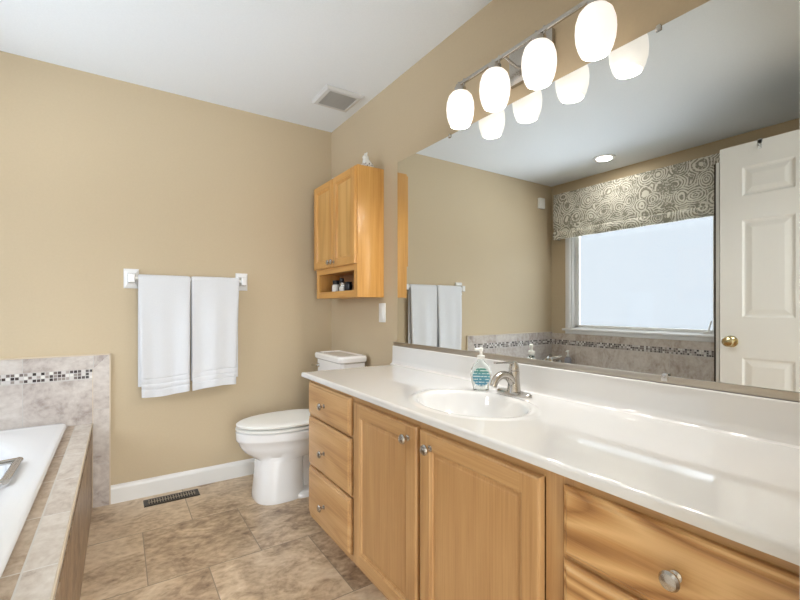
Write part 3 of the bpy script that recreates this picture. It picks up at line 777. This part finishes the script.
# ------------------------------------------------------------------ recessed downlight and ceiling items
dl = thing('recessed_light', 'round white recessed ceiling light over the bathtub', 'ceiling light', (-2.236, -.83, H))
bm = newbm(); rg = [(.092, 0), (.092, -.004), (.088, -.007), (.066, -.006), (.062, -.001)]
lathe(bm, [(.092, -.0005), (.092, -.005), (.086, -.008), (.070, -.007), (.066, -.0035)], (-2.236, -.83, H)); obj('trim_ring', bm, 'white', dl)
bm = newbm(); lathe(bm, [(.064, -.004), (.060, -.0085), (0, -.0095)], (-2.236, -.83, H)); obj('lens', bm, 'led', dl)
l = bpy.data.lights.new('downlight', 'AREA'); l.shape = 'DISK'; l.size = .12; l.energy = DOWN_W; l.color = (1, .96, .91)
lo = bpy.data.objects.new('downlight', l); COL.objects.link(lo); lo.location = (-2.236, -.83, H-.012)

ev = thing('exhaust_fan_grille', 'square grey white exhaust fan grille on the ceiling near the corner', 'vent', (-.19, -.50, H))
bm = newbm(); ex, ey, es = -.185, -.50, .125
def sq(s, z): return [(ex-s, ey-s, z), (ex+s, ey-s, z), (ex+s, ey+s, z), (ex-s, ey+s, z)]
loft(bm, [sq(es, H-.0005), sq(es, H-.004), sq(es-.012, H-.016), sq(es-.03, H-.019), sq(es-.034, H-.017), sq(es-.034, H-.006)], cap1=True)
obj('frame', bm, 'grille', ev, smooth=False)
bm = newbm()
for k in range(15):
    y = ey-.084+.012*k; add_box(bm, ex-.09, ex+.09, y-.0035, y+.0035, H-.017, H-.008)
for k in range(4):
    x = ex-.06+.04*k; add_box(bm, x-.003, x+.003, ey-.09, ey+.09, H-.015, H-.008)
obj('louvre', bm, 'grille_dark', ev, False)

# small plastic box high on the back wall by the window
box('chime_box', (-2.475, -2.385, -.028, -.001, 2.175, 2.285), 'plastic', None, bev=.004)
tag(bpy.data.objects['chime_box'], 'small white plastic box high on the back wall near the valance', 'wall box')

# ------------------------------------------------------------------ wall cabinet over the toilet
wc = thing('wall_cabinet', 'amber oak wall cabinet with two doors and an open cubby above the toilet', 'cabinet', (-.09, -.45, 1.185))
KX, KA, KB, KZ0, KZ1 = -.180, -.150, -.758, 1.185, 1.957
pieces('side_panel', [(KX, -.001, KB, KB+.014, KZ0, KZ1), (KX, -.001, KA-.014, KA, KZ0, KZ1)], 'oakw_z', wc, .0012)
pieces('shelf_board', [(KX+.018, -.001, KB+.0145, KA-.0145, z0, z1) for z0, z1 in ((KZ0, KZ0+.014), (1.352, 1.366), (KZ1-.014, KZ1-.0005))], 'oakw_y', wc)
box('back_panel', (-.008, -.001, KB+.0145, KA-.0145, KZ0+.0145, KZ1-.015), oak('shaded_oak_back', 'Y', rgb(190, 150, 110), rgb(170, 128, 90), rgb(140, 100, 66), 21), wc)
pieces('stile', [(KX+.0005, KX+.018, min(a, b), max(a, b), KZ0+.0005, KZ1-.001) for a, b in ((KA-.0145, KA-.045), (KB+.0145, KB+.045))], 'oakw_z', wc)
pieces('face_rail', [(KX+.0008, KX+.018, KB+.046, KA-.046, z0, z1) for z0, z1 in ((KZ0+.0005, KZ0+.042), (1.345, 1.395), (KZ1-.04, KZ1-.001))], 'oakw_y', wc)
wm = ('oakw_z', 'oakw_y', 'oakw_panel')
panel_door(wc, -.142, -.446, 1.381, 1.948, (-.424, 1.412), KX-.0005, wm, .052, .018)
panel_door(wc, -.452, -.750, 1.381, 1.948, (-.474, 1.412), KX-.0005, wm, .052, .018)
# things in the cubby
def jar(name, label, x, y, r, h, body, lid, lh, group=None, sqr=False):
    z = KZ0+.0145
    t = thing(name, label, 'bottle', (x, y, z), group)
    bm = newbm(); lathe(bm, [(r*.92, 0), (r, .003), (r, h-.006), (r*.8, h)], (x, y, z), seg=24); obj('body', bm, body, t)
    bm = newbm(); lathe(bm, [(r*.86, h+.0003), (r*.86, h+lh-.003), (r*.8, h+lh), (0, h+lh)], (x, y, z), seg=24); obj('cap', bm, lid, t)
jar('toiletry_bottle', 'white bottle with dark cap in the wall cabinet cubby', -.135, -.372, .027, .075, 'label_white', 'dark_plastic', .028)
jar('spray_bottle', 'slim tall black bottle between the white bottle and the pale jar', -.125, -.437, .017, .095, 'dark_plastic', 'dark_plastic', .02)
jar('lotion_jar', 'squat pale jar with metallic cap in the wall cabinet cubby', -.14, -.492, .027, .06, 'label_white', 'nickel', .02)
jar('black_jar', 'small squat black jar at the right of the cubby items', -.135, -.552, .026, .075, 'dark_plastic', 'dark_plastic', .01)
# figurines on top
fg = thing('ceramic_figurine', 'white speckled ceramic figurine standing on top of the wall cabinet', 'figurine', (-.09, -.71, KZ1))
bm = newbm(); px, py = -.085, -.706
loft(bm, [super_ring(px, py, .034, .030, KZ1+.0003, 2.2, 24), super_ring(px, py, .039, .034, KZ1+.01, 2.2, 24), super_ring(px, py, .034, .031, KZ1+.028, 2, 24), super_ring(px-.006, py, .026, .023, KZ1+.045, 2, 24), super_ring(px-.010, py, .019, .017, KZ1+.056, 2, 24), super_ring(px-.013, py, .021, .018, KZ1+.066, 2, 24), super_ring(px-.013, py, .018, .015, KZ1+.076, 2, 24), super_ring(px-.013, py, .006, .005, KZ1+.083, 2, 24)])
obj('figure_body', bm, 'figurine', fg)
for s in (-1, 1):
    bm = newbm(); tube(bm, smooth_path([(px-.01, py+s*.007, KZ1+.074), (px-.012, py+s*.010, KZ1+.086), (px-.008, py+s*.011, KZ1+.097)], 4), [.005]*3+[.006]*3+[.005]*2+[.002], 10); obj('ear', bm, 'figurine', fg)
N = NT('speckled_band'); v = N.n('ShaderNodeTexVoronoi'); v.inputs['Scale'].default_value = 90; N.l(N.coords(), v.inputs['Vector'])
N.l(N.mix(N.math('LESS_THAN', v.outputs['Distance'], .4), rgb(215, 212, 206), rgb(120, 110, 104)), N.b.inputs['Base Color'])
bm = newbm(); lathe(bm, [(.0402, .004), (.042, .012), (.040, .022), (.036, .028)], (px, py, KZ1+.001), seg=24, sy=.88); obj('flower_base', bm, N.m, fg)
f2 = thing('small_ornament', 'tiny white and dark ornament lying on top of the wall cabinet above the left door', 'figurine', (-.13, -.38, KZ1))
ox, oy = -.150, -.375
bm = newbm(); lathe(bm, [(.012, .0003), (.017, .006), (.016, .016), (.008, .022), (0, .023)], (ox, oy, KZ1), seg=18); obj('body', bm, 'figurine', f2)
bm = newbm(); lathe(bm, [(.007, .0003), (.010, .005), (.009, .012), (0, .015)], (ox, oy-.026, KZ1), seg=18); obj('head', bm, 'dark_metal', f2)

# light switch plate
sw = thing('light_switch', 'white rocker light switch on the wall between cabinet and mirror', 'light switch', (-.003, -.745, 1.09))
box('plate', (-.007, -.001, -.782, -.708, 1.035, 1.15), 'plastic', sw, bev=.0025)
box('rocker', (-.011, -.0072, -.761, -.729, 1.060, 1.125), 'plastic', sw, bev=.002)

# ------------------------------------------------------------------ towel bar and towels
tbar = thing('towel_bar', 'white ceramic towel bar on the back wall', 'towel bar', (-.962, -.03, 1.29))
BZ = 1.293; BY = -.062
for x in (-1.272, -.652):
    bm = newbm()
    def rq(s, y, dz=0): return [(x-s, y, BZ-s*1.5+dz), (x+s, y, BZ-s*1.5+dz), (x+s, y, BZ+s*1.5+dz), (x-s, y, BZ+s*1.5+dz)]
    loft(bm, [rq(.038, -.001), rq(.038, -.008), rq(.034, -.014), rq(.022, -.022), rq(.017, -.035), rq(.018, -.06), rq(.016, -.078), rq(.011, -.082)])
    obj('bracket', bm, 'porcelain', tbar, angle=25)
bm = newbm(); tube(bm, [(-1.256, BY, BZ), (-.668, BY, BZ)], .0095, 16); obj('rod', bm, 'plastic', tbar)

def towel(x0, x1, zbot, label, seed, tilt):
    """folded hand towel draped over the bar, front fall longer, with woven border bands"""
    rnd = random.Random(seed); nx = 26; w = x1-x0
    th = .011
    prof = []     # centre line of the hanging thickness: back bottom -> over bar -> front bottom
    R = .0095+th/2+.003
    zb_back = zbot+.05
    for k in range(14): prof.append((BY+R*.95, zb_back+(BZ-zb_back)*k/14, 0))
    for k in range(9):
        a = PI*k/8; prof.append((BY+R*math.cos(a), BZ+R*math.sin(a), 0))
    for k in range(1, 200): prof.append((BY-R-.0, BZ-(BZ-zbot)*k/199, (BZ-zbot)*k/199))
    def thick(z, front):
        d = z-zbot
        t = th
        if front:
            for b in (.045, .075, .105):
                if abs(d-b) < .004: t -= .007
            if .079 < d < .101: t -= .003
        return t
    pts = []
    for side in (1, -1):
        lay = []
        for i, (yy, zz, s) in enumerate(prof):
            front = i > 22
            if i == 0: t = Vector((0, prof[1][0]-prof[0][0], prof[1][1]-prof[0][1]))
            elif i == len(prof)-1: t = Vector((0, prof[-1][0]-prof[-2][0], prof[-1][1]-prof[-2][1]))
            else: t = Vector((0, prof[i+1][0]-prof[i-1][0], prof[i+1][1]-prof[i-1][1]))
            t.normalize(); nrm = Vector((0, t.z, -t.y))
            T = thick(zz, front)/2
            row = []
            for j in range(nx+1):
                u = j/nx; x = x0+w*u
                edge = min(1, min(u, 1-u)*w/.006); T2 = T*(.35+.65*math.sqrt(max(0, edge)))
                fold = 0
                if front:
                    g = min(1, s/.3)
                    fold = -g*(.006*math.sin(u*7+seed)+.004*math.sin(u*13+2*seed)+.003)
                shr = (1-.085*min(1, s/.68)) if s else 1
                xx = (x0+x1)/2+(x-(x0+x1)/2)*shr+tilt*s
                zt = zz-(.012*math.sin(u*PI+.6*seed) if front and s > .3 else 0)*(s/.7)
                row.append((xx, yy+fold+nrm.y*T2*side, zt+nrm.z*T2*side))
            lay.append(row)
        pts.append(lay)
    bm = newbm()
    rings = []
    for i in range(len(prof)):
        rings.append(pts[0][i]+list(reversed(pts[1][i])))
    loft(bm, rings)
    o = obj('hand_towel', bm, 'towel', None, angle=70)
    return tag(o, label, 'towel', 'white towels on the towel bar')
towel(-1.240, -.969, .612, 'white terry towel, left one on the bar, hanging slightly lower', 1, .008)
towel(-.962, -.684, .622, 'white terry towel, right one on the bar nearest the toilet', 4, -.012)

# ------------------------------------------------------------------ toilet
tl = thing('toilet', 'white two-piece elongated toilet between the back wall and the vanity', 'toilet', (-.45, -.40, 0))
TYc = -.398
def egg(xt, xb, w, z, n=56, e=2.0, yc=TYc, pw=1.0):
    """egg outline: pointed front at xt (most negative), back at xb"""
    xm = xt+(xb-xt)*.56; out = []
    for i in range(n):
        a = 2*PI*i/n; c, s = math.cos(a), math.sin(a)
        ee = 2.0 if c < 0 else 2.9
        px = xm+(xm-xt)*c if c < 0 else xm+(xb-xm)*abs(c)**(2/ee)
        py = yc+w*math.copysign(abs(s)**(2/ee if c >= 0 else 1), s)
        out.append((px, py, z))
    return out
bm = newbm()
def ped(xt, xb, w, z, e=2.7):
    return super_ring((xt+xb)/2, TYc, (xb-xt)/2, w, z, e, 56)
def egg2(*a, **k):      # same start angle and direction as ped()
    return egg(*a, **k)
R_ = [ped(-.676, -.385, .143, 0), ped(-.678, -.383, .145, .006), ped(-.676, -.385, .143, .03), ped(-.668, -.388, .137, .10), ped(-.660, -.390, .131, .20), ped(-.658, -.380, .130, .236, 2.4),
      egg(-.690, -.22, .143, .258), egg(-.725, -.17, .160, .285), egg(-.750, -.13, .172, .318), egg(-.762, -.11, .178, .350), egg(-.770, -.095, .1845, .356), egg(-.773, -.088, .187, .368), egg(-.774, -.088, .188, .404), egg(-.768, -.09, .184, .408), egg(-.70, -.16, .12, .409)]
loft(bm, R_); obj('bowl', bm, 'porcelain', tl, angle=45)
bm = newbm()   # trapway and the low foot running back to the wall
loft(bm, [super_ring(-.30, TYc, .20, .150, .0, 4, 48), super_ring(-.30, TYc, .20, .150, .020, 4, 48), super_ring(-.30, TYc, .195, .142, .030, 4, 48), super_ring(-.30, TYc, .17, .075, .045, 3, 48), super_ring(-.29, TYc, .165, .068, .20, 3, 48), super_ring(-.28, TYc, .17, .085, .33, 3, 48)])
obj('trapway', bm, 'porcelain', tl, angle=45)
bm = newbm()
loft(bm, [egg(-.752, -.25, .168, .4095), egg(-.756, -.245, .172, .4135), egg(-.774, -.242, .187, .4165), egg(-.774, -.242, .187, .4245), egg(-.766, -.245, .181, .4275)]); obj('seat_ring', bm, 'plastic', tl, angle=45)
bm = newbm()
loft(bm, [egg(-.752, -.250, .168, .4335), egg(-.758, -.250, .174, .4365), egg(-.770, -.246, .184, .439), egg(-.771, -.246, .185, .447), egg(-.764, -.250, .179, .452), egg(-.72, -.28, .145, .4555), egg(-.62, -.34, .08, .457)]); obj('lid', bm, 'plastic', tl, angle=45)
bm = newbm()
for s in (-1, 1): tube(bm, [(-.243, TYc+s*.075-.02, .440), (-.243, TYc+s*.075+.02, .440)], .012)
add_box(bm, -.255, -.232, TYc-.1, TYc+.1, .41, .43, bev=.003)
obj('hinge', bm, 'plastic', tl)
# tank and its lid
X0, X1, Y0, Y1 = -.212, -.024, -.596, -.190
def rrect(x0, x1, y0, y1, z, r=.03): 
    out = []
    for (cx_, cy_, a0) in ((x1-r, y1-r, 0), (x0+r, y1-r, 90), (x0+r, y0+r, 180), (x1-r, y0+r, 270)):
        for k in range(7):
            a = math.radians(a0+15*k); out.append((cx_+r*math.cos(a), cy_+r*math.sin(a), z))
    return out
bm = newbm()
loft(bm, [rrect(X0+.045, X1-.0, Y0+.06, Y1-.06, .4105), rrect(X0+.02, X1, Y0+.03, Y1-.03, .44), rrect(X0+.012, X1, Y0+.015, Y1-.015, .60), rrect(X0+.008, X1, Y0+.008, Y1-.008, .775)])
obj('tank', bm, 'porcelain', tl)
bm = newbm()
loft(bm, [rrect(X0+.004, X1+.002, Y0+.004, Y1-.004, .777), rrect(X0-.004, X1+.004, Y0-.004, Y1+.004, .784), rrect(X0-.006, X1+.005, Y0-.006, Y1+.006, .808), rrect(X0, X1, Y0, Y1, .820), rrect(X0+.02, X1-.01, Y0+.02, Y1-.02, .822), rrect(X0+.028, X1-.02, Y0+.028, Y1-.028, .816), rrect(X0+.04, X1-.03, Y0+.04, Y1-.04, .816, .02)])
obj('tank_lid', bm, 'porcelain', tl, angle=30)
bm = newbm(); lathe(bm, [(.014, -.0), (.014, .008), (.006, .012), (.006, .02)], (X0+.010, Y1-.06, .735), '-X', 18); tube(bm, [(X0-.008, Y1-.06, .735), (X0-.012, Y1-.03, .733), (X0-.012, Y1+.01, .728)], [.006, .006, .008], 10)
obj('flush_lever', bm, 'chrome', tl)
bm = newbm(); tube(bm, smooth_path([(-.12, -.56, .46), (-.12, -.57, .35), (-.09, -.60, .25), (-.03, -.62, .18), (-.002, -.62, .17)], 6), .006, 8); lathe(bm, [(.016, 0), (.016, .03)], (-.03, -.62, .17), '-X', 14)
obj('supply_line', bm, 'nickel', tl)

# ------------------------------------------------------------------ floor register
fr = thing('floor_register', 'dark bronze slotted floor register beside the baseboard', 'floor vent', (-1.07, -.12, 0))
rx0, rx1, ry0, ry1 = -1.215, -.925, -.165, -.062
bm = newbm()
def fq(i, z): return [(rx0+i, ry0+i, z), (rx1-i, ry0+i, z), (rx1-i, ry1-i, z), (rx0+i, ry1-i, z)]
loft(bm, [fq(0, .0003), fq(.004, .004), fq(.020, .005), fq(.021, .002)], cap0=False, cap1=False)
obj('frame', bm, 'dark_metal', fr, False)
box('duct_shadow', (rx0+.02, rx1-.02, ry0+.02, ry1-.02, .0002, .0008), 'black', fr)
bm = newbm()
for k in range(18):
    x = rx0+.027+k*.0139
    add_box(bm, x-.0022, x+.0022, ry0+.02, ry1-.02, .001, .0048)
add_box(bm, rx0+.02, rx1-.02, (ry0+ry1)/2-.002, (ry0+ry1)/2+.002, .001, .0049)
obj('louvre', bm, plain('register_bars', rgb(158, 146, 128), .4, .5), fr, False)
